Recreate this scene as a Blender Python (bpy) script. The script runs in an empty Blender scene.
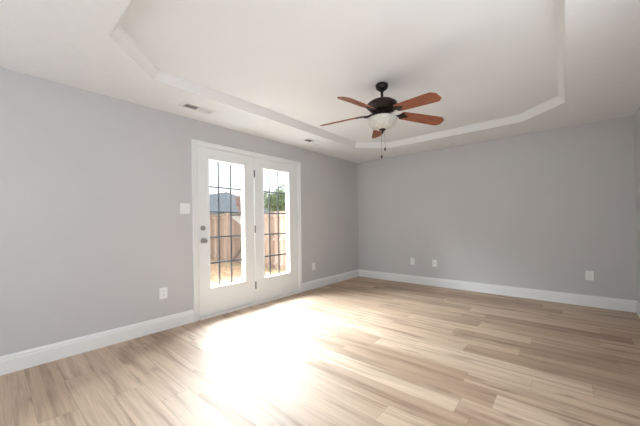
import bpy, bmesh, math, random
from mathutils import Vector, Matrix
random.seed(7)
S = bpy.context.scene
COL = S.collection
R = math.radians

# ---------------------------------------------------------------- camera
f = Vector((-0.65150888, 0.75864101, 0.0)); r = Vector((0.75856204, 0.65144107, -0.01442776)); u = Vector((0.01094549, 0.00939982, 0.99989591))
cd = bpy.data.cameras.new('camera'); cam = bpy.data.objects.new('camera', cd); COL.objects.link(cam)
m = Matrix((r, u, -f)).transposed().to_4x4(); m.translation = (3.39294, -5.20746, 1.16563)
cam.matrix_world = m
cd.sensor_width = 36; cd.lens = 285.27 / 640 * 36; cd.shift_y = 9.748 / 640; cd.clip_start = 0.02; cd.clip_end = 200
S.camera = cam

# ---------------------------------------------------------------- light
S.view_settings.view_transform = 'Standard'; S.view_settings.look = 'None'
S.view_settings.gamma = 1; S.view_settings.use_curve_mapping = False
S.view_settings.exposure = 0.86
w = bpy.data.worlds.new('sky'); S.world = w; w.use_nodes = True
nt = w.node_tree; bg = nt.nodes['Background']
bg.inputs[0].default_value = (0.93, 0.965, 1.0, 1); bg.inputs[1].default_value = 1.25       # thin bright overcast
sd = bpy.data.lights.new('hazy_sun', 'SUN'); sd.energy = 1.2; sd.angle = R(60); sd.color = (1.0, 0.98, 0.95)
sun = bpy.data.objects.new('hazy_sun', sd); COL.objects.link(sun)
to_sun = Vector((-0.80 * math.cos(R(36)), 0.60 * math.cos(R(36)), math.sin(R(36))))
sun.rotation_euler = to_sun.to_track_quat('Z', 'Y').to_euler(); sun.location = (-6, 3, 6)

def area(name, loc, aim, sx, sy, e, col=(1, 1, 1)):
    l = bpy.data.lights.new(name, 'AREA'); l.shape = 'RECTANGLE'; l.size = sx; l.size_y = sy; l.energy = e; l.color = col
    o = bpy.data.objects.new(name, l); COL.objects.link(o); o.location = loc
    o.rotation_euler = (-(Vector(aim) - Vector(loc)).normalized()).to_track_quat('Z', 'Y').to_euler()
    return o
# added fill lamps at the back wall, which has no windows
area('added_fill', (1.3, -6.72, 1.40), (1.6, 0, 1.2), 1.7, 1.4, 12, (0.85, 0.93, 1.0))
area('added_fill', (3.1, -6.72, 1.40), (2.6, 0, 1.2), 1.3, 1.4, 10, (0.85, 0.93, 1.0))
# added fill lamp at the solid right-hand wall, for left wall and tray
area('added_fill', (4.03, -4.1, 1.45), (0, -4.1, 1.45), 1.8, 1.4, 17, (0.85, 0.93, 1.0))
# added lamp panel high over the yard, boosts door light and floor glare
area('added_sky_panel', (-2.9, -1.4, 4.7), (1.0, -1.4, 4.1), 8.8, 2.6, 6600, (0.82, 0.915, 1.0))

# ---------------------------------------------------------------- helpers
def tag(o, label=None, cat=None, group=None, kind=None):
    if label: o['label'] = label
    if cat: o['category'] = cat
    if group: o['group'] = group
    if kind: o['kind'] = kind
    return o

def empty(name, loc=(0, 0, 0), rz=0):
    o = bpy.data.objects.new(name, None); COL.objects.link(o); o.location = loc; o.rotation_euler = (0, 0, rz)
    o.empty_display_size = 0.1
    return o

def obj(name, bm, mat, parent=None, smooth=False, loc=None, rot=None):
    bmesh.ops.recalc_face_normals(bm, faces=bm.faces)
    me = bpy.data.meshes.new(name); bm.to_mesh(me); bm.free()
    me.materials.append(mat)
    if smooth:
        for p in me.polygons: p.use_smooth = True
        me.set_sharp_from_angle(angle=R(38))
    o = bpy.data.objects.new(name, me); COL.objects.link(o)
    if parent: o.parent = parent
    if loc: o.location = loc
    if rot: o.rotation_euler = rot
    return o

def box(bm, a, b, bevel=0.0, seg=2):
    vs = bmesh.ops.create_cube(bm, size=1)['verts']
    c = [(a[i] + b[i]) / 2 for i in range(3)]; s = [abs(b[i] - a[i]) for i in range(3)]
    for v in vs: v.co = Vector((v.co[i] * s[i] + c[i] for i in range(3)))
    if bevel:
        es = {e for v in vs for e in v.link_edges}
        bmesh.ops.bevel(bm, geom=list(es), offset=bevel, segments=seg, affect='EDGES', profile=0.5)
    return bm

def lathe(bm, prof, n=40, mat=None):
    """prof: list of (radius, z) revolved about z"""
    rings = []
    for rr, z in prof:
        if rr < 1e-5: rings.append([bm.verts.new((0, 0, z))])
        else: rings.append([bm.verts.new((rr * math.cos(2 * math.pi * k / n), rr * math.sin(2 * math.pi * k / n), z)) for k in range(n)])
    for A, B in zip(rings, rings[1:]):
        for k in range(n):
            k2 = (k + 1) % n
            if len(A) == 1 and len(B) == 1: continue
            if len(A) == 1: bm.faces.new((A[0], B[k], B[k2]))
            elif len(B) == 1: bm.faces.new((A[k], A[k2], B[0]))
            else: bm.faces.new((A[k], A[k2], B[k2], B[k]))
    for ring in (rings[0], rings[-1]):
        if len(ring) > 1: bm.faces.new(ring)
    if mat is not None: bmesh.ops.transform(bm, matrix=mat, verts=[v for ring in rings for v in ring])
    return bm

def tube(bm, pts, rad, n=10):
    pts = [Vector(p) for p in pts]; rings = []
    for i, p in enumerate(pts):
        d = (pts[min(i + 1, len(pts) - 1)] - pts[max(i - 1, 0)]).normalized()
        a = d.orthogonal().normalized() if i == 0 else (pa - d * pa.dot(d)).normalized()
        pa = a; b = d.cross(a)
        rr = rad[i] if isinstance(rad, (list, tuple)) else rad
        rings.append([bm.verts.new(p + rr * (a * math.cos(2 * math.pi * k / n) + b * math.sin(2 * math.pi * k / n))) for k in range(n)])
    for A, B in zip(rings, rings[1:]):
        for k in range(n): bm.faces.new((A[k], A[(k + 1) % n], B[(k + 1) % n], B[k]))
    bm.faces.new(rings[0]); bm.faces.new(rings[-1])
    return bm

def prism(bm, poly, fn, t0, t1):
    """poly: 2D outline; fn(a,b,t)->xyz; extruded t0..t1"""
    A = [bm.verts.new(fn(a, b, t0)) for a, b in poly]; B = [bm.verts.new(fn(a, b, t1)) for a, b in poly]
    bm.faces.new(A); bm.faces.new(B)
    n = len(poly)
    for k in range(n): bm.faces.new((A[k], A[(k + 1) % n], B[(k + 1) % n], B[k]))
    return bm

def ring(bm, o, i, x0, x1, bev=0.0):
    """rectangular frame in the y-z plane between x0 and x1; o, i = (y0,z0,y1,z1)"""
    def four(q, x, d=0): return [bm.verts.new((x, y, z)) for y, z in ((q[0] + d, q[1] + d), (q[2] - d, q[1] + d), (q[2] - d, q[3] - d), (q[0] + d, q[3] - d))]
    loops = [four(o, x0), four(o, x1)] if not bev else [four(o, x0), four(o, x1 - bev), four(o, x1, bev)]
    if bev: loops += [four(i, x1, -bev), four(i, x1 - bev), four(i, x0)]
    else: loops += [four(i, x1), four(i, x0)]
    for k in range(len(loops)):
        A, B = loops[k], loops[(k + 1) % len(loops)]
        for j in range(4): bm.faces.new((A[j], A[(j + 1) % 4], B[(j + 1) % 4], B[j]))
    return bm

def sweep_profile(bm, prof, starts, ends):
    """prof points given twice as 3D lists (start, end cross-sections)"""
    A = [bm.verts.new(p) for p in starts]; B = [bm.verts.new(p) for p in ends]
    bm.faces.new(A); bm.faces.new(B)
    n = len(A)
    for k in range(n): bm.faces.new((A[k], A[(k + 1) % n], B[(k + 1) % n], B[k]))
    return bm

# ---------------------------------------------------------------- materials
class NT:
    def __init__(s, name):
        s.m = bpy.data.materials.new(name); s.m.use_nodes = True; s.t = s.m.node_tree
        s.b = s.t.nodes['Principled BSDF']
    def n(s, typ, **kw):
        nd = s.t.nodes.new(typ)
        for k, v in kw.items(): setattr(nd, k, v)
        return nd
    def l(s, a, b): s.t.links.new(a, b)
    def math(s, op, a, b=None, c=None):
        nd = s.n('ShaderNodeMath', operation=op)
        for i, v in enumerate((a, b, c)):
            if v is None: continue
            if isinstance(v, (int, float)): nd.inputs[i].default_value = v
            else: s.l(v, nd.inputs[i])
        return nd.outputs[0]
    def mix(s, fac, a, b, blend='MIX'):
        nd = s.n('ShaderNodeMix', data_type='RGBA', blend_type=blend)
        for i, v in ((0, fac), (6, a), (7, b)):
            if isinstance(v, tuple): nd.inputs[i].default_value = v if len(v) == 4 else (*v, 1)
            elif isinstance(v, (int, float)): nd.inputs[i].default_value = v
            else: s.l(v, nd.inputs[i])
        return nd.outputs[2]
    def ramp(s, fac, stops):
        nd = s.n('ShaderNodeValToRGB'); el = nd.color_ramp.elements
        while len(el) < len(stops): el.new(0.5)
        for e, (p, c) in zip(el, stops): e.position = p; e.color = (*c, 1) if len(c) == 3 else c
        s.l(fac, nd.inputs[0]); return nd.outputs[0]

def plain(name, col, rough=0.5, metal=0.0, spec=0.5, var=0.0, vscale=8, bump=0.0, bscale=200, coat=0.0, emit=None):
    M = NT(name); M.b.inputs['Roughness'].default_value = rough; M.b.inputs['Metallic'].default_value = metal
    M.b.inputs['Specular IOR Level'].default_value = spec; M.b.inputs['Coat Weight'].default_value = coat
    tc = M.n('ShaderNodeTexCoord')
    nz = M.n('ShaderNodeTexNoise'); nz.inputs['Scale'].default_value = vscale; nz.inputs['Detail'].default_value = 3
    M.l(tc.outputs['Object'], nz.inputs['Vector'])
    a = tuple(c * (1 - var) for c in col); b = tuple(min(1, c * (1 + var)) for c in col)
    M.l(M.ramp(nz.outputs[0], [(0.3, a), (0.7, b)]), M.b.inputs['Base Color'])
    if bump:
        n2 = M.n('ShaderNodeTexNoise'); n2.inputs['Scale'].default_value = bscale; n2.inputs['Detail'].default_value = 2
        M.l(tc.outputs['Object'], n2.inputs['Vector'])
        bp = M.n('ShaderNodeBump'); bp.inputs['Strength'].default_value = bump; bp.inputs['Distance'].default_value = 0.002
        M.l(n2.outputs[0], bp.inputs['Height']); M.l(bp.outputs[0], M.b.inputs['Normal'])
    return M.m

M_wall = plain('grey_wall_paint', (0.585, 0.574, 0.574), 0.75, spec=0.25, var=0.01, vscale=1.2, bump=0.08, bscale=160)
M_ceil = plain('white_ceiling_paint', (0.84, 0.835, 0.835), 0.9, spec=0.2, var=0.012, vscale=14, bump=0.5, bscale=55)
M_tray = plain('white_tray_paint', (0.84, 0.835, 0.835), 0.9, spec=0.2, var=0.008, vscale=2, bump=0.1, bscale=90)
M_trim = plain('white_semi_gloss_paint', (0.83, 0.83, 0.825), 0.35, var=0.005, vscale=3)
M_mould = plain('white_moulding_paint', (0.80, 0.795, 0.79), 0.6, spec=0.3, var=0.005, vscale=3)
M_door = plain('white_door_paint', (0.83, 0.835, 0.825), 0.35, var=0.006, vscale=3)
M_plate = plain('white_plastic', (0.85, 0.85, 0.84), 0.35, var=0.01)
M_slot = plain('dark_slot', (0.05, 0.05, 0.05), 0.7)
M_nickel = plain('satin_nickel', (0.42, 0.41, 0.39), 0.32, metal=1.0, var=0.03, vscale=40)
M_hinge = plain('hinge_steel', (0.10, 0.10, 0.10), 0.4, metal=0.5, var=0.05, vscale=60)
M_grille = plain('grey_grille_bar', (0.04, 0.04, 0.043), 0.5, var=0.05)
M_bronze = plain('oil_rubbed_bronze', (0.028, 0.021, 0.018), 0.32, metal=0.55, var=0.2, vscale=30)
M_chain = plain('antique_brass_chain', (0.22, 0.17, 0.12), 0.4, metal=0.9, var=0.1)
M_vent = plain('vent_white_enamel', (0.78, 0.77, 0.75), 0.45, var=0.01)
M_duct = plain('duct_interior', (0.05, 0.05, 0.05), 0.9)
M_vinyl = plain('aluminium_sill', (0.76, 0.74, 0.70), 0.45, metal=0.0, var=0.04, vscale=30)
M_conc = plain('patio_concrete', (0.48, 0.47, 0.44), 0.9, var=0.08, vscale=6, bump=0.4, bscale=80)
M_hwall = plain('pale_siding', (0.62, 0.60, 0.56), 0.8, var=0.03)
M_roof = plain('slate_grey_shingles', (0.14, 0.155, 0.18), 0.9, var=0.18, vscale=3, bump=0.5, bscale=6)
M_bark = plain('bark', (0.20, 0.14, 0.10), 0.9, var=0.25, vscale=12)
M_twig = plain('pinkish_twigs', (0.42, 0.28, 0.25), 0.9, var=0.2, vscale=4)
M_leaf = plain('green_leaves', (0.20, 0.26, 0.14), 0.7, var=0.35, vscale=5)
M_glassbowl = None

def mk_glass():
    M = NT('clear_pane'); out = M.t.nodes['Material Output']
    tr = M.n('ShaderNodeBsdfTransparent'); tr.inputs[0].default_value = (0.96, 0.975, 0.965, 1)
    gl = M.n('ShaderNodeBsdfGlossy'); gl.inputs['Roughness'].default_value = 0.02
    lw = M.n('ShaderNodeLayerWeight'); lw.inputs[0].default_value = 0.2
    mx = M.n('ShaderNodeMixShader'); M.l(M.math('MULTIPLY', lw.outputs['Fresnel'], 0.5), mx.inputs[0])
    M.l(tr.outputs[0], mx.inputs[1]); M.l(gl.outputs[0], mx.inputs[2]); M.l(mx.outputs[0], out.inputs[0])
    return M.m
M_glass = mk_glass()

def mk_alabaster():
    M = NT('alabaster_glass'); tc = M.n('ShaderNodeTexCoord')
    nz = M.n('ShaderNodeTexNoise'); nz.inputs['Scale'].default_value = 14; nz.inputs['Detail'].default_value = 5; nz.inputs['Distortion'].default_value = 1.5
    M.l(tc.outputs['Object'], nz.inputs['Vector'])
    M.l(M.ramp(nz.outputs[0], [(0.3, (0.52, 0.50, 0.44)), (0.65, (0.70, 0.685, 0.62))]), M.b.inputs['Base Color'])
    M.b.inputs['Roughness'].default_value = 0.3; M.b.inputs['Subsurface Weight'].default_value = 0.25
    M.b.inputs['Subsurface Radius'].default_value = (0.03, 0.03, 0.025)
    return M.m
M_glassbowl = mk_alabaster()

def mk_blade():
    M = NT('cherry_blade_veneer'); tc = M.n('ShaderNodeTexCoord'); mp = M.n('ShaderNodeMapping')
    mp.inputs['Scale'].default_value = (2, 40, 40); M.l(tc.outputs['Object'], mp.inputs['Vector'])
    nz = M.n('ShaderNodeTexNoise'); nz.inputs['Scale'].default_value = 3; nz.inputs['Detail'].default_value = 5
    M.l(mp.outputs[0], nz.inputs['Vector'])
    M.l(M.ramp(nz.outputs[0], [(0.3, (0.20, 0.058, 0.027)), (0.7, (0.36, 0.115, 0.055))]), M.b.inputs['Base Color'])
    M.b.inputs['Roughness'].default_value = 0.42
    return M.m
M_blade = mk_blade()

def mk_floor():
    M = NT('light_oak_vinyl_planks'); tc = M.n('ShaderNodeTexCoord'); sp = M.n('ShaderNodeSeparateXYZ')
    M.l(tc.outputs['Object'], sp.inputs[0])
    X, Y = sp.outputs[0], sp.outputs[1]
    PW, PL = 0.184, 1.22
    v = M.math('DIVIDE', M.math('ADD', Y, 4.84), PW)
    row = M.math('FLOOR', v); fv = M.math('FRACT', v)
    wn = M.n('ShaderNodeTexWhiteNoise', noise_dimensions='1D'); M.l(row, wn.inputs['W'])
    uu = M.math('ADD', M.math('DIVIDE', X, PL), wn.outputs[0])
    colm = M.math('FLOOR', uu); fu = M.math('FRACT', uu)
    cb = M.n('ShaderNodeCombineXYZ'); M.l(row, cb.inputs[0]); M.l(colm, cb.inputs[1])
    w2 = M.n('ShaderNodeTexWhiteNoise', noise_dimensions='2D'); M.l(cb.outputs[0], w2.inputs['Vector'])
    sc = M.n('ShaderNodeSeparateColor'); M.l(w2.outputs['Color'], sc.inputs[0])
    # per-plank shifted coordinates
    gx = M.math('ADD', X, M.math('MULTIPLY', sc.outputs[0], 37.0)); gy = M.math('ADD', Y, M.math('MULTIPLY', sc.outputs[1], 11.0))
    def noise(sx, sy, detail, dist=0.0, rough=0.55):
        c = M.n('ShaderNodeCombineXYZ'); M.l(M.math('MULTIPLY', gx, sx), c.inputs[0]); M.l(M.math('MULTIPLY', gy, sy), c.inputs[1])
        n = M.n('ShaderNodeTexNoise'); n.inputs['Scale'].default_value = 1; n.inputs['Detail'].default_value = detail
        n.inputs['Distortion'].default_value = dist; n.inputs['Roughness'].default_value = rough
        M.l(c.outputs[0], n.inputs['Vector']); return n.outputs[0]
    broad = noise(0.9, 15, 3, 0.5)
    fine = noise(2.2, 65, 4, 0.2, 0.6)
    base = M.ramp(sc.outputs[2], [(0.0, (0.38, 0.26, 0.176)), (0.3, (0.455, 0.324, 0.226)), (0.7, (0.52, 0.382, 0.277)), (1.0, (0.58, 0.442, 0.33))])
    streak = M.ramp(broad, [(0.28, (0.60, 0.53, 0.47)), (0.50, (1, 1, 1)), (0.75, (1.12, 1.11, 1.09))])
    c1 = M.mix(1.0, base, streak, 'MULTIPLY')
    c2 = M.mix(1.0, c1, M.ramp(fine, [(0.3, (0.84, 0.82, 0.79)), (0.62, (1.05, 1.05, 1.05))]), 'MULTIPLY')
    # knots and dark mineral streaks
    wob = M.math('MULTIPLY', noise(7, 24, 3), 0.9)
    cc = M.n('ShaderNodeCombineXYZ'); M.l(M.math('ADD', M.math('MULTIPLY', gx, 2.6), wob), cc.inputs[0]); M.l(M.math('ADD', M.math('MULTIPLY', gy, 12.0), wob), cc.inputs[1])
    vo = M.n('ShaderNodeTexVoronoi', voronoi_dimensions='2D'); vo.inputs['Scale'].default_value = 1.0; M.l(cc.outputs[0], vo.inputs['Vector'])
    vs = M.n('ShaderNodeSeparateColor'); M.l(vo.outputs['Color'], vs.inputs[0])
    ring_ = M.ramp(vo.outputs['Distance'], [(0.0, (0.7, 0.7, 0.7)), (0.08, (0.5, 0.5, 0.5)), (0.18, (0.2, 0.2, 0.2)), (0.42, (0, 0, 0))])
    pick = M.math('GREATER_THAN', vs.outputs[0], 0.80)
    c3 = M.mix(M.math('MULTIPLY', ring_, pick), c2, (0.19, 0.12, 0.08))
    # seams
    dv = M.math('MULTIPLY', M.math('MINIMUM', fv, M.math('SUBTRACT', 1.0, fv)), PW)
    du = M.math('MULTIPLY', M.math('MINIMUM', fu, M.math('SUBTRACT', 1.0, fu)), PL)
    dm = M.math('MINIMUM', dv, du)
    seam = M.math('LESS_THAN', dm, 0.0011)
    c4 = M.mix(M.math('MULTIPLY', seam, 0.55), c3, (0.16, 0.11, 0.08))
    M.l(c4, M.b.inputs['Base Color'])
    M.l(M.math('ADD', M.math('MULTIPLY', fine, 0.12), 0.48), M.b.inputs['Roughness'])
    M.b.inputs['Specular IOR Level'].default_value = 0.5; M.b.inputs['Coat Weight'].default_value = 0.4; M.b.inputs['Coat Roughness'].default_value = 0.7
    bp = M.n('ShaderNodeBump'); bp.inputs['Strength'].default_value = 0.25; bp.inputs['Distance'].default_value = 0.001
    h = M.math('ADD', M.math('MINIMUM', M.math('MULTIPLY', dm, 400), 1.0), M.math('MULTIPLY', fine, 0.5))
    M.l(h, bp.inputs['Height']); M.l(bp.outputs[0], M.b.inputs['Normal'])
    return M.m
M_floor = mk_floor()

def mk_fence():
    M = NT('weathered_cedar_boards'); tc = M.n('ShaderNodeTexCoord'); sp = M.n('ShaderNodeSeparateXYZ'); M.l(tc.outputs['Object'], sp.inputs[0])
    v = M.math('FLOOR', M.math('DIVIDE', sp.outputs[0], 0.1415))
    wn = M.n('ShaderNodeTexWhiteNoise', noise_dimensions='1D'); M.l(v, wn.inputs['W'])
    base = M.ramp(wn.outputs[0], [(0, (0.25, 0.17, 0.13)), (1, (0.50, 0.375, 0.30))])
    mp = M.n('ShaderNodeMapping'); mp.inputs['Scale'].default_value = (40, 40, 2.5); M.l(tc.outputs['Object'], mp.inputs[0])
    nz = M.n('ShaderNodeTexNoise'); nz.inputs['Scale'].default_value = 1; nz.inputs['Detail'].default_value = 4; M.l(mp.outputs[0], nz.inputs[0])
    M.l(M.mix(1.0, base, M.ramp(nz.outputs[0], [(0.3, (0.75, 0.72, 0.7)), (0.7, (1.1, 1.1, 1.1))]), 'MULTIPLY'), M.b.inputs['Base Color'])
    M.b.inputs['Roughness'].default_value = 0.9
    return M.m
M_fence = mk_fence()

def mk_ground():
    M = NT('straw_covered_soil'); tc = M.n('ShaderNodeTexCoord')
    nz = M.n('ShaderNodeTexNoise'); nz.inputs['Scale'].default_value = 9; nz.inputs['Detail'].default_value = 8; M.l(tc.outputs['Object'], nz.inputs[0])
    c = M.ramp(nz.outputs[0], [(0.3, (0.24, 0.14, 0.075)), (0.5, (0.40, 0.255, 0.15)), (0.7, (0.54, 0.40, 0.28))])
    n2 = M.n('ShaderNodeTexNoise'); n2.inputs['Scale'].default_value = 1.1; n2.inputs['Detail'].default_value = 3; M.l(tc.outputs['Object'], n2.inputs[0])
    M.l(M.mix(M.ramp(n2.outputs[0], [(0.56, (0, 0, 0)), (0.72, (0.6, 0.6, 0.6))]), c, (0.22, 0.24, 0.12)), M.b.inputs['Base Color'])
    M.b.inputs['Roughness'].default_value = 1.0
    return M.m
M_ground = mk_ground()
M_pale = plain('bleached_grey_boards', (0.62, 0.59, 0.55), 0.9, var=0.08, vscale=5)
M_dark = plain('dark_stained_lumber', (0.14, 0.10, 0.075), 0.9, var=0.15, vscale=6)

# ---------------------------------------------------------------- room dimensions
W, YB, H, HT = 4.058, -6.80, 2.44, 2.525
DY0, DY1, DZ = -3.560, -1.806, 2.140          # rough door opening in the left wall
T = 0.14

# ---------------------------------------------------------------- floor
bm = bmesh.new(); box(bm, (-0.02, YB - T, -0.12), (W + T, T, 0.0))
tag(obj('floor', bm, M_floor), 'light oak plank floor', 'floor', kind='structure')

# ---------------------------------------------------------------- walls
U = [(YB - T, -0.12), (DY0, -0.12), (DY0, DZ), (DY1, DZ), (DY1, -0.12), (T, -0.12), (T, 2.68), (YB - T, 2.68)]
bm = bmesh.new(); prism(bm, U, lambda a, b, t: (t, a, b), -T, 0.0)
tag(obj('wall_left', bm, M_wall), 'grey painted wall with the patio doors', 'wall', kind='structure')
bm = bmesh.new(); box(bm, (0, 0, -0.12), (W + T, T, 2.68))
tag(obj('wall_far', bm, M_wall), 'plain grey wall at the far end', 'wall', kind='structure')
bm = bmesh.new(); box(bm, (W, YB - T, -0.12), (W + T, 0, 2.68))
tag(obj('wall_right', bm, M_wall), 'grey wall at the right edge', 'wall', kind='structure')
bm = bmesh.new(); box(bm, (0, YB - T, -0.12), (W, YB, 2.68))
tag(obj('wall_back', bm, M_wall), 'grey wall behind the viewer', 'wall', kind='structure')

# ---------------------------------------------------------------- tray ceiling
c = 0.425; X0, X1, Y0, Y1 = 0.665, 3.412, -4.672, -0.668
def octo(i, z):
    a = i * math.tan(math.pi / 8)
    x0, x1, y0, y1 = X0 + i, X1 - i, Y0 + i, Y1 - i; k = c - i * (2 - math.sqrt(2)) 
    return [Vector(p + (z,)) for p in ((x0 + k, y0), (x1 - k, y0), (x1, y0 + k), (x1, y1 - k), (x1 - k, y1), (x0 + k, y1), (x0, y1 - k), (x0, y0 + k))]
bm = bmesh.new()
outer = [bm.verts.new(p) for p in ((0, YB, H), (W, YB, H), (W, 0, H), (0, 0, H))]
inner = [bm.verts.new(p) for p in octo(0, H)]
es = [bm.edges.new((L[k], L[(k + 1) % len(L)])) for L in (outer, inner) for k in range(len(L))]
bmesh.ops.triangle_fill(bm, use_beauty=True, use_dissolve=True, edges=es)
# drop faces that may have filled the hole
cx, cy = (X0 + X1) / 2, (Y0 + Y1) / 2
up = [bm.verts.new(p) for p in octo(0, HT)]
for k in range(8): bm.faces.new((inner[k], inner[(k + 1) % 8], up[(k + 1) % 8], up[k]))
ot = [bm.verts.new((v.co.x, v.co.y, H + 0.2)) for v in outer]
for k in range(4): bm.faces.new((outer[k], outer[(k + 1) % 4], ot[(k + 1) % 4], ot[k]))
bm.faces.new(ot)
tag(obj('ceiling', bm, M_ceil), 'textured white ceiling border around the tray', 'ceiling', kind='structure')
bm = bmesh.new(); v = [bm.verts.new(p) for p in octo(0, HT)]; w2 = [bm.verts.new(p) for p in octo(0, HT + 0.06)]
bm.faces.new(v); bm.faces.new(w2)
for k in range(8): bm.faces.new((v[k], v[(k + 1) % 8], w2[(k + 1) % 8], w2[k]))
tag(obj('ceiling', bm, M_tray), 'smooth raised centre of the tray ceiling', 'ceiling', kind='structure')
# moulding that rims the tray
prof = [(0, H), (0.006, H), (0.009, H + 0.010), (0.016, H + 0.016), (0.044, H + 0.060), (0.050, H + 0.066), (0.050, H + 0.072), (0.060, H + 0.080), (0.060, HT), (0, HT)]
bm = bmesh.new(); loops = [[bm.verts.new(p) for p in octo(i, z)] for i, z in prof]
for a in range(len(loops)):
    A, B = loops[a], loops[(a + 1) % len(loops)]
    for k in range(8): bm.faces.new((A[k], A[(k + 1) % 8], B[(k + 1) % 8], B[k]))
tag(obj('trim_1', bm, M_mould), 'white moulding around the tray ceiling', 'moulding', kind='structure')

# ---------------------------------------------------------------- baseboards
BH, BT = 0.148, 0.014
bp_ = [(0, 0), (BT, 0), (BT, BH - 0.040), (BT - 0.003, BH - 0.034), (BT - 0.004, BH - 0.018), (BT - 0.009, BH - 0.006), (BT - 0.010, BH), (0, BH)]
bm = bmesh.new(); sweep_profile(bm, bp_, [(d, YB, z) for d, z in bp_], [(d, -3.612, z) for d, z in bp_])
tag(obj('baseboard_left', bm, M_trim), 'white baseboard left of the patio doors', 'baseboard', kind='structure')
bm = bmesh.new(); sweep_profile(bm, bp_, [(d, -1.757, z) for d, z in bp_], [(d, -d, z) for d, z in bp_])
tag(obj('baseboard_left', bm, M_trim), 'short white baseboard right of the patio doors', 'baseboard', kind='structure')
bm = bmesh.new(); sweep_profile(bm, bp_, [(d, -d, z) for d, z in bp_], [(W - d, -d, z) for d, z in bp_])
tag(obj('baseboard_far', bm, M_trim), 'white baseboard along the far wall', 'baseboard', kind='structure')
bm = bmesh.new(); sweep_profile(bm, bp_, [(W - d, -d, z) for d, z in bp_], [(W - d, YB, z) for d, z in bp_])
tag(obj('baseboard_right', bm, M_trim), 'white baseboard along the right wall', 'baseboard', kind='structure')

# ---------------------------------------------------------------- door casing, jamb, sill
cy0, cy1, cz = -3.609, -1.760, 2.192
def casing():
    bm = bmesh.new()
    prof = [(0.0, 0.0), (0.0, 0.016), (0.006, 0.019), (0.014, 0.019), (0.020, 0.015), (0.044, 0.012), (0.050, 0.012), (0.055, 0.008), (0.055, 0.0)]
    L = []
    for d, x in prof:
        L.append([bm.verts.new(p) for p in ((x, cy0 + d, 0), (x, cy0 + d, cz - d), (x, cy1 - d, cz - d), (x, cy1 - d, 0))])
    n = len(L)
    for a in range(n):
        A, B = L[a], L[(a + 1) % n]
        for k in range(3): bm.faces.new((A[k], A[k + 1], B[k + 1], B[k]))
    bm.faces.new([l[0] for l in L]); bm.faces.new([l[3] for l in L])
    return bm
tag(obj('trim_2', casing(), M_trim), 'white casing around the patio doors', 'door casing', kind='structure')
# jamb
bm = bmesh.new()
prism(bm, [(DY0, 0), (DY0 + 0.022, 0), (DY0 + 0.022, DZ - 0.012), (DY1 - 0.022, DZ - 0.012), (DY1 - 0.022, 0), (DY1, 0), (DY1, DZ), (DY0, DZ)], lambda a, b, t: (t, a, b), -T, 0.0)
tag(obj('trim_3', bm, M_trim), 'white jamb inside the patio door opening', 'door jamb', kind='structure')
bm = bmesh.new(); prism(bm, [(0.026, 0.0), (0.026, 0.010), (0.020, 0.030), (-0.010, 0.034), (-0.14, 0.026), (-0.17, 0.012), (-0.17, 0.0)], lambda a, b, t: (a, t, b), DY0 + 0.024, DY1 - 0.024)
tag(obj('trim_4', bm, M_vinyl), 'pale metal sill under the patio doors', 'door sill', kind='structure')

# ---------------------------------------------------------------- door leaves
def leaf(name, label, y0, y1, g0, g1):
    root = empty(name, (0, (y0 + y1) / 2, 0.038)); tag(root, label, 'door', kind='structure')
    oy, oz = (y0 + y1) / 2, 0.038
    z0, z1 = 0.038, 2.124
    gz0, gz1 = 0.365, 1.985
    q = lambda a, b, c_, d: (a - oy, b - oz, c_ - oy, d - oz)
    bm = bmesh.new(); ring(bm, q(y0, z0, y1, z1), q(g0 - .012, gz0 - .012, g1 + .012, gz1 + .012), -0.046, -0.002, 0.0015)
    obj('door_slab', bm, M_door, root)
    bm = bmesh.new(); ring(bm, q(g0 - .022, gz0 - .022, g1 + .022, gz1 + .022), q(g0, gz0, g1, gz1), -0.012, 0.006, 0.004)
    obj('glazing_frame', bm, M_door, root)
    bm = bmesh.new(); ring(bm, q(g0 - .022, gz0 - .022, g1 + .022, gz1 + .022), q(g0 - .004, gz0 - .004, g1 + .004, gz1 + .004), -0.085, -0.036, 0.003)
    obj('outer_frame', bm, M_door, root)
    bm = bmesh.new(); box(bm, (-0.026, g0 - .008 - oy, gz0 - .008 - oz), (-0.020, g1 + .008 - oy, gz1 + .008 - oz))
    obj('glass_pane', bm, M_glass, root)
    bm = bmesh.new()
    bw = 0.0100; ya, yb, za, zb = g0 - .008 - oy, g1 + .008 - oy, gz0 - .008 - oz, gz1 + .008 - oz
    for k in (1, 2):
        y = g0 - .012 + (g1 - g0 + .024) * k / 3 - oy; box(bm, (-0.078, y - bw, za + .001), (-0.070, y + bw, zb - .001), 0.001, 1)
    for z in (0.665, 1.000, 1.325, 1.650):
        box(bm, (-0.0765, ya + .001, z - bw - oz), (-0.0715, yb - .001, z + bw - oz), 0.001, 1)
    tag(obj('grille', bm, M_grille, root), 'dark grey grille bars across the glass')
    return root
d1 = leaf('door_1', 'left glazed patio door leaf with knob and deadbolt', -3.535, -2.703, -3.388, -2.872)
d2 = leaf('door_2', 'right glazed patio door leaf without a handle', -2.696, -1.831, -2.534, -2.022)
oy = (-3.535 - 2.703) / 2
def hw_mat(y, z): return Matrix.Translation((0, y - oy, z - 0.038)) @ Matrix.Rotation(R(90), 4, 'Y')
bm = bmesh.new()
lathe(bm, [(0.0, -0.003), (0.033, -0.003), (0.033, 0.004), (0.028, 0.010), (0.014, 0.013), (0.0115, 0.030), (0.016, 0.038), (0.0265, 0.048), (0.0285, 0.058), (0.024, 0.067), (0.0, 0.070)], 32, hw_mat(-3.478, 0.965))
obj('door_knob', bm, M_nickel, d1, True)
bm = bmesh.new()
lathe(bm, [(0.0, -0.003), (0.030, -0.003), (0.030, 0.006), (0.025, 0.013), (0.010, 0.015), (0.010, 0.020), (0.0, 0.020)], 32, hw_mat(-3.478, 1.12))
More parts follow.
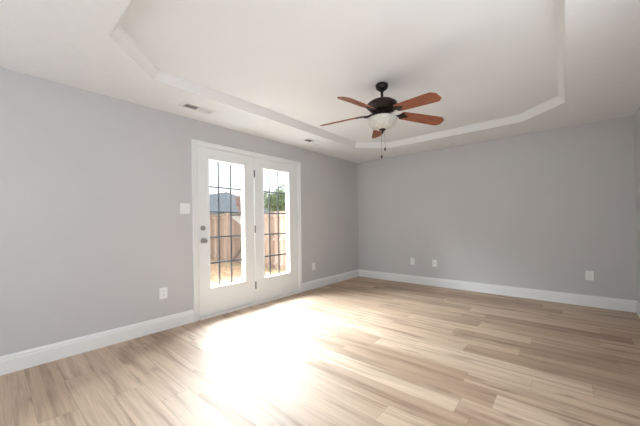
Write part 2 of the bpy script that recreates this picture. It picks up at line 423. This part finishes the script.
box(bm, (0.016, -3.478 - .018 - oy, 1.12 - .005 - .038), (0.032, -3.478 + .018 - oy, 1.12 + .005 - .038), 0.002)
obj('deadbolt', bm, M_nickel, d1, True)
for z in (1.885, 1.085, 0.28):
    bm = bmesh.new(); yy = -2.6995 - oy
    tube(bm, [(0.006, yy, z - .05 - .038), (0.006, yy, z + .05 - .038)], 0.0085, 12)
    tube(bm, [(0.006, yy, z + .05 - .038), (0.006, yy, z + .056 - .038)], [0.0075, 0.003], 12)
    box(bm, (-0.002, yy - .003, z - .05 - .038), (0.003, yy + .003, z + .05 - .038))
    obj('hinge', bm, M_hinge, d1, True)

# ---------------------------------------------------------------- outside
bm = bmesh.new(); box(bm, (-60, -30, -0.8), (-T - 0.001, 50, -0.30))
tag(obj('ground', bm, M_ground), 'straw covered yard soil outside', 'ground', kind='structure')
bm = bmesh.new(); box(bm, (-3.3, -5.2, -0.299), (-0.172, -2.08, -0.10), 0.01)
tag(obj('patio_slab', bm, M_conc), 'pale concrete patio slab outside the doors', 'patio', kind='structure')

def board_panel(bm, x0, x1, zt0, zt1, y, zb=-0.27, bw=0.14):
    n = max(1, round((x1 - x0) / bw)); s = (x1 - x0) / n
    for k in range(n):
        a = x0 + k * s + .008; b = x0 + (k + 1) * s - .008
        za = zt0 + (zt1 - zt0) * (a - x0) / (x1 - x0); zb2 = zt0 + (zt1 - zt0) * (b - x0) / (x1 - x0)
        prism(bm, [(a, zb), (b, zb), (b, zb2), (a, za)], lambda p, q_, t: (p, t, q_), y, y + 0.018)
    return bm
fr = empty('wooden_fence', (-5.5, 0.75, -0.3)); tag(fr, 'tall weathered brown board fence along the side of the yard, stepping down in one bay', 'fence')
loc = lambda x: x + 5.5
def fpanel(x0, x1, z0, z1):
    bm = bmesh.new(); board_panel(bm, loc(x0), loc(x1), z0 + .3, z1 + .3, 0.0, 0.03); obj('board_panel', bm, M_fence, fr)
fpanel(-16.0, -6.50, 1.49, 1.49); fpanel(-6.36, -5.30, 1.55, 1.00); fpanel(-5.18, -0.6, 1.54, 1.54)
for x0, x1, z in ((-16.0, -6.5, 1.42), (-16.0, -6.5, 0.66), (-16, -6.5, -0.12), (-6.36, -5.3, 0.66), (-5.18, -0.6, 0.66), (-5.18, -0.6, 1.40), (-5.18, -0.6, -0.10)):
    bm = bmesh.new(); box(bm, (loc(x0), -0.038, z + .3 - .045), (loc(x1), -0.001, z + .3 + .045), 0.003, 1); obj('rail', bm, M_fence, fr)
bm = bmesh.new(); prism(bm, [(loc(-6.1), 0.10), (loc(-5.98), 0.06), (loc(-5.30), 0.66), (loc(-5.38), 0.72)], lambda p, q_, t: (p, t, q_), -0.038, -0.001)
tag(obj('brace', bm, M_dark, fr), 'dark diagonal brace')
for x, z in ((-6.43, 1.60), (-5.24, 1.58), (-2.8, 1.54), (-8.9, 1.5), (-11.3, 1.5), (-0.62, 1.54)):
    bm = bmesh.new(); box(bm, (loc(x) - .045, 0.02 if x < -6.5 or x > -5 else -0.045, 0.0), (loc(x) + .045, 0.11 if x < -6.5 or x > -5 else 0.04, z + .3), 0.004, 1); obj('post', bm, M_fence, fr)
fb = empty('wooden_fence', (-7.5, 1.9, -0.3)); tag(fb, 'pale neighbouring fence seen over the sloping bay', 'fence')
bm = bmesh.new(); board_panel(bm, -7, 4, 1.86, 1.86, 0.0, 0.03); obj('board_panel', bm, M_pale, fb)
bm = bmesh.new(); box(bm, (-7, -0.03, 1.83), (4, 0.06, 1.87)); obj('cap_rail', bm, M_dark, fb)

# neighbour's house
hs = empty('house', (-33.9, 17, -0.3)); tag(hs, 'neighbouring house with blue grey hipped roof beyond the fence', 'house')
bm = bmesh.new(); box(bm, (-6.3, -2.6, 0), (6.3, 5, 2.95)); obj('wall', bm, M_hwall, hs)
bm = bmesh.new()
e = [bm.verts.new(p) for p in ((-7, -3.2, 2.85), (7, -3.2, 2.85), (7, 5.6, 2.85), (-7, 5.6, 2.85))]
r0, r1 = bm.verts.new((-5.8, 1.2, 6.3)), bm.verts.new((-1.2, 1.2, 6.3))
bm.faces.new(e); bm.faces.new((e[0], e[1], r1, r0)); bm.faces.new((e[1], e[2], r1)); bm.faces.new((e[2], e[3], r0, r1)); bm.faces.new((e[3], e[0], r0))
obj('roof', bm, M_roof, hs)
for x in (-4, 0, 4):
    bm = bmesh.new(); box(bm, (x - .5, -2.66, 1.0), (x + .5, -2.6, 2.3)); obj('window', bm, M_trim, hs)

def tree(label, loc_, crown_c, rad, n, mat, lsize, branches=7, rnd=1):
    rg = random.Random(rnd)
    t = empty('tree', loc_); tag(t, label, 'tree')
    bm = bmesh.new(); h = crown_c[2]
    tube(bm, [(0, 0, -0.02), (0.05, 0.02, h * .5), (0, 0, h)], [0.13, 0.10, 0.06], 10)
    tips = []
    for k in range(branches):
        a = 2 * math.pi * k / branches + rg.random(); e_ = rg.uniform(.2, .9)
        tip = Vector((crown_c[0] + rad[0] * .8 * math.cos(a) * math.cos(e_), crown_c[1] + rad[1] * .8 * math.sin(a) * math.cos(e_), h + rad[2] * .85 * math.sin(e_)))
        st = Vector((0, 0, h * rg.uniform(.55, .95))); md = (st + tip) / 2 + Vector((0, 0, .12))
        tube(bm, [st, md, tip], [0.045, 0.028, 0.008], 6); tips.append((st, md, tip))
        if mat is M_twig:
            for j in range(14):
                s_ = md.lerp(tip, rg.random()); d = Vector((rg.gauss(0, 1), rg.gauss(0, 1), rg.gauss(.5, .6))).normalized() * rg.uniform(.2, .55)
                tube(bm, [s_, s_ + d * .5 + Vector((0, 0, .03)), s_ + d], [0.014, 0.010, 0.004], 4)
    obj('trunk', bm, M_bark if mat is not M_twig else M_twig, t)
    bm = bmesh.new()
    lobes = []
    for k in range(16):
        d = Vector((rg.gauss(0, 1), rg.gauss(0, 1), rg.gauss(0, 1))).normalized() * rg.uniform(.35, .75)
        lobes.append((Vector((d.x * rad[0], d.y * rad[1], d.z * rad[2])), rg.uniform(.28, .45)))
    for k in range(n):
        c0, s_ = rg.choice(lobes); d = Vector((rg.gauss(0, 1), rg.gauss(0, 1), rg.gauss(0, 1))).normalized() * s_ * rg.uniform(.6, 1.0)
        p = Vector(crown_c) + c0 + Vector((d.x * rad[0], d.y * rad[1], d.z * rad[2]))
        a = Vector((rg.gauss(0, 1), rg.gauss(0, 1), rg.gauss(0, 1))).normalized(); b = a.orthogonal().normalized(); L = lsize * rg.uniform(.6, 1.2)
        bm.faces.new([bm.verts.new(p + q_) for q_ in (-a * L, b * L * .45, a * L, -b * L * .45)])
    obj('foliage', bm, mat, t)
tree('leafy green tree behind the fence, seen through the right patio door', (-12.1, 8.2, -0.3), (0, 0, 2.85), (1.75, 1.6, 1.35), 5200, M_leaf, 0.085, rnd=3)
tree('bare pinkish tree beside the neighbouring roof', (-23.6, 13.0, -0.3), (0, 0, 3.9), (1.1, 1.0, 1.3), 500, M_twig, 0.09, branches=11, rnd=5)
tree('dull green treetop rising behind the neighbouring roof', (-53.0, 26, -0.3), (0, 0, 6.4), (3.2, 2.5, 2.1), 2600, M_leaf, 0.20, rnd=8)

# ---------------------------------------------------------------- switch plate and outlets
def wallbox(name, label, cat, pos, rz, w_, kind, group=None):
    """local frame: plate in x-z plane, facing -y"""
    t = empty(name, pos, rz); tag(t, label, cat, group)
    bm = bmesh.new(); box(bm, (-w_ / 2, -0.006, -0.062), (w_ / 2, 0.0, 0.062), 0.0025); obj('cover_plate', bm, M_plate, t)
    if kind == 'outlet':
        for s_ in (-1, 1):
            bm = bmesh.new(); zc = s_ * 0.0195
            pts = [(0.0165 * math.cos(a), max(-.0135, min(.0135, 0.0165 * math.sin(a)))) for a in [2 * math.pi * k / 24 for k in range(24)]]
            prism(bm, [(x, z + zc) for x, z in pts], lambda a, b, tt: (a, tt, b), -0.0085, -0.0055)
            rc = obj('receptacle', bm, M_plate, t)
            bm = bmesh.new()
            for sx in (-1, 1): box(bm, (sx * .0062 - .0012, -0.0089, zc - .002), (sx * .0062 + .0012, -0.0084, zc + .007))
            lathe(bm, [(0, 0), (.0024, 0), (.0024, .0005), (0, .0005)], 12, Matrix.Translation((0, -0.0084, zc - .008)) @ Matrix.Rotation(R(90), 4, 'X'))
            tag(obj('slots', bm, M_slot, rc), 'dark slots')
        bm = bmesh.new(); lathe(bm, [(0, 0), (.003, 0), (.0025, .0012), (0, .0012)], 12, Matrix.Translation((0, -0.006, 0)) @ Matrix.Rotation(R(90), 4, 'X')); obj('screw', bm, M_plate, t)
    elif kind == 'switch':
        for x in (-.023, .023):
            bm = bmesh.new(); prism(bm, [(-0.0055, -0.012), (-0.0075, -0.011), (-0.017, 0.006), (-0.0155, 0.011), (-0.0055, 0.012)], lambda a, b, tt: (tt, a, b), x - .005, x + .005)
            obj('toggle', bm, M_plate, t)
            for z in (-.03, .03):
                bm = bmesh.new(); lathe(bm, [(0, 0), (.003, 0), (.0025, .0012), (0, .0012)], 12, Matrix.Translation((x, -0.006, z)) @ Matrix.Rotation(R(90), 4, 'X')); obj('screw', bm, M_plate, t)
    else:
        bm = bmesh.new(); lathe(bm, [(0, 0), (.0075, 0), (.0075, .003), (.0048, .003), (.0048, .011), (0, .011)], 6, Matrix.Translation((0, -0.006, 0)) @ Matrix.Rotation(R(90), 4, 'X')); tag(obj('coaxial_jack', bm, M_nickel, t), 'metal cable jack')
        for z in (-.042, .042):
            bm = bmesh.new(); lathe(bm, [(0, 0), (.003, 0), (.0025, .0012), (0, .0012)], 12, Matrix.Translation((0, -0.006, z)) @ Matrix.Rotation(R(90), 4, 'X')); obj('screw', bm, M_plate, t)
    return t
LW = R(90)
wallbox('light_switch', 'white double toggle light switch beside the patio door knob', 'light switch', (0.0, -3.692, 1.356), LW, 0.116, 'switch')
wallbox('wall_outlet', 'white duplex outlet on the left wall before the patio doors', 'outlet', (0.0, -3.944, 0.410), LW, 0.082, 'outlet', 'duplex wall outlets')
wallbox('wall_outlet', 'white duplex outlet between the patio doors and the room corner', 'outlet', (0.0, -1.45, 0.392), LW, 0.082, 'outlet', 'duplex wall outlets')
wallbox('wall_outlet', 'white outlet on the far wall nearest the room corner', 'outlet', (1.205, 0.0, 0.413), 0, 0.078, 'outlet', 'duplex wall outlets')
wallbox('cable_plate', 'white wall plate on the far wall, second from the room corner', 'wall plate', (1.615, 0.0, 0.410), 0, 0.078, 'coax')
wallbox('wall_outlet', 'white outlet on the far wall near its right end', 'outlet', (3.632, 0.0, 0.411), 0, 0.082, 'outlet', 'duplex wall outlets')

# ---------------------------------------------------------------- ceiling vents
def vent(label, x, y):
    t = empty('ceiling_vent', (x, y, H)); tag(t, label, 'vent', 'ceiling supply vents')
    L, Wd = 0.36, 0.175; il, iw = 0.292, 0.105
    bm = bmesh.new()
    def four(a, b, z): return [bm.verts.new(p) for p in ((-b, -a, z), (b, -a, z), (b, a, z), (-b, a, z))]
    loops = [four(L / 2, Wd / 2, 0), four(L / 2 - .003, Wd / 2 - .003, -0.006), four(il / 2 + .006, iw / 2 + .006, -0.010), four(il / 2, iw / 2, -0.006), four(il / 2, iw / 2, 0)]
    for A, B in zip(loops, loops[1:] + loops[:1]):
        for k in range(4): bm.faces.new((A[k], A[(k + 1) % 4], B[(k + 1) % 4], B[k]))
    obj('frame', bm, M_vent, t)
    bm = bmesh.new(); box(bm, (-iw / 2, -il / 2, -0.0012), (iw / 2, il / 2, -0.0003)); tag(obj('duct_opening', bm, M_duct, t), 'dark duct opening')
    bm = bmesh.new(); box(bm, (-iw / 2, -0.006, -0.009), (iw / 2, 0.006, -0.0015)); obj('divider', bm, M_vent, t)
    for s_ in (-1, 1):
        bm = bmesh.new()
        n = 8 if s_ < 0 else 7
        for k in range(n):                                   # curved louvres, the two banks throw opposite ways
            yc = s_ * (0.006 + (il / 2 - 0.006) * (k + .5) / n)
            d = s_ * (0.0072 if s_ < 0 else 0.0052)
            prism(bm, [(yc - d, -0.0020), (yc - d + .0008, -0.0020), (yc + d + .0008, -0.0088), (yc + d, -0.0088)], lambda a, b, tt: (tt, a, b), -iw / 2, iw / 2)
        obj('louvres', bm, M_vent, t)
    return t
vent('white ceiling vent above the left end of the patio doors', 0.350, -3.69)
vent('white ceiling vent above the right end of the patio doors, nearer the room corner', 0.412, -1.895)

# ---------------------------------------------------------------- ceiling fan
FX, FY = 2.035, -2.66
fan = empty('ceiling_fan', (FX, FY, HT)); tag(fan, 'dark bronze ceiling fan with five cherry wood blades and a frosted bowl light', 'ceiling fan')
z = lambda a: a - HT
bm = bmesh.new(); lathe(bm, [(0, 0), (0.052, 0), (0.060, -0.008), (0.062, -0.020), (0.055, -0.044), (0.040, -0.058), (0.026, -0.066), (0.020, -0.074), (0, -0.074)], 40); obj('canopy', bm, M_bronze, fan, True)
bm = bmesh.new(); lathe(bm, [(0, -0.066), (0.013, -0.066), (0.013, -0.165), (0, -0.165)], 20); obj('downrod', bm, M_bronze, fan, True)
bm = bmesh.new(); lathe(bm, [(0, z(2.382)), (0.022, z(2.382)), (0.028, z(2.370)), (0.080, z(2.362)), (0.115, z(2.350)), (0.134, z(2.338)), (0.138, z(2.332)), (0.146, z(2.328)), (0.148, z(2.322)), (0.148, z(2.300)), (0.143, z(2.294)), (0.132, z(2.288)), (0.122, z(2.270)), (0.100, z(2.252)), (0.075, z(2.246)), (0, z(2.246))], 48); obj('motor_housing', bm, M_bronze, fan, True)
bm = bmesh.new(); lathe(bm, [(0, z(2.250)), (0.066, z(2.250)), (0.066, z(2.236)), (0.052, z(2.228)), (0.052, z(2.200)), (0.085, z(2.190)), (0.096, z(2.172)), (0, z(2.172))], 40); obj('switch_housing', bm, M_bronze, fan, True)
bm = bmesh.new(); lathe(bm, [(0.128, z(2.183)), (0.138, z(2.186)), (0.144, z(2.182)), (0.144, z(2.168)), (0.137, z(2.146)), (0.120, z(2.120)), (0.094, z(2.097)), (0.060, z(2.083)), (0.022, z(2.078)), (0.0, z(2.078)), (0.0, z(2.083)), (0.058, z(2.089)), (0.090, z(2.102)), (0.115, z(2.124)), (0.131, z(2.148)), (0.137, z(2.166)), (0.134, z(2.178)), (0.128, z(2.178))], 48); obj('light_bowl', bm, M_glassbowl, fan, True)
bm = bmesh.new(); lathe(bm, [(0, z(2.086)), (0.030, z(2.084)), (0.034, z(2.077)), (0.026, z(2.066)), (0.012, z(2.060)), (0.010, z(2.050)), (0.013, z(2.044)), (0, z(2.036))], 28); obj('finial', bm, M_bronze, fan, True)

BL = 0.662
blade0 = None
for k in range(5):
    a = R(52 + 72 * k)
    # blade, built along +x, bevelled board with clipped corners
    bm = bmesh.new()
    r0_, r1_ = 0.195, BL
    out = [(r0_, -0.045), (r0_ + .02, -0.053), (r0_ + .20, -0.061), (r1_ - .050, -0.067), (r1_ - .040, -0.066), (r1_ - .006, -0.040), (r1_, -0.030), (r1_, 0.030), (r1_ - .006, 0.040), (r1_ - .040, 0.066), (r1_ - .050, 0.067), (r0_ + .20, 0.061), (r0_ + .02, 0.053), (r0_, 0.045)]
    prism(bm, out, lambda p, q_, t: (p, q_, t), -0.003, 0.003)
    b = obj('blade', bm, M_blade, fan, False, (0, 0, z(2.246)), None)
    droop = (5.0, 4.2, 2.5, 4.8, 8.0)[k]                       # the blades hang a little unevenly
    b.rotation_euler = (Matrix.Rotation(a, 3, 'Z') @ Matrix.Rotation(R(droop), 3, 'Y') @ Matrix.Rotation(R(-17), 3, 'X')).to_euler()
    # blade iron: arm from the hub and a three-lobed foot under the blade
    bm = bmesh.new()
    prism(bm, [(0.175, -0.010), (0.19, -0.034), (0.205, -0.040), (0.225, -0.036), (0.235, -0.020), (0.262, -0.014), (0.275, 0.0), (0.262, 0.014), (0.235, 0.020), (0.225, 0.036), (0.205, 0.040), (0.19, 0.034), (0.175, 0.010)], lambda p, q_, t: (p, q_, t), -0.0085, -0.003)
    for px, py in ((0.21, -0.026), (0.21, 0.026), (0.255, 0.0)):
        lathe(bm, [(0, -0.0115), (0.005, -0.0110), (0.006, -0.0085), (0, -0.0085)], 10, Matrix.Translation((px, py, 0)))
    tube(bm, [(0.188, 0, -0.006), (0.160, 0.004, -0.014), (0.130, 0.008, -0.010), (0.095, 0.004, -0.004), (0.066, 0.0, 0.000)], [0.011, 0.012, 0.011, 0.012, 0.012], 10)
    obj('blade_iron', bm, M_bronze, b, True)
for (px, py, zt, zb) in ((0.020, 0.012, 2.060, 1.902), (-0.006, -0.008, 2.050, 1.828)):
    bm = bmesh.new()
    tube(bm, [(px * .5, py * .5, z(zt) + .01), (px, py, z(zt) - .02), (px, py, z(zb))], 0.0013, 6)
    ch = obj('pull_chain', bm, M_chain, fan)
    bm = bmesh.new(); lathe(bm, [(0, 0.0), (0.003, -0.002), (0.0065, -0.012), (0.0085, -0.024), (0.006, -0.034), (0, -0.038)], 14, Matrix.Translation((px, py, z(zb)))); obj('chain_fob', bm, M_bronze, ch, True)
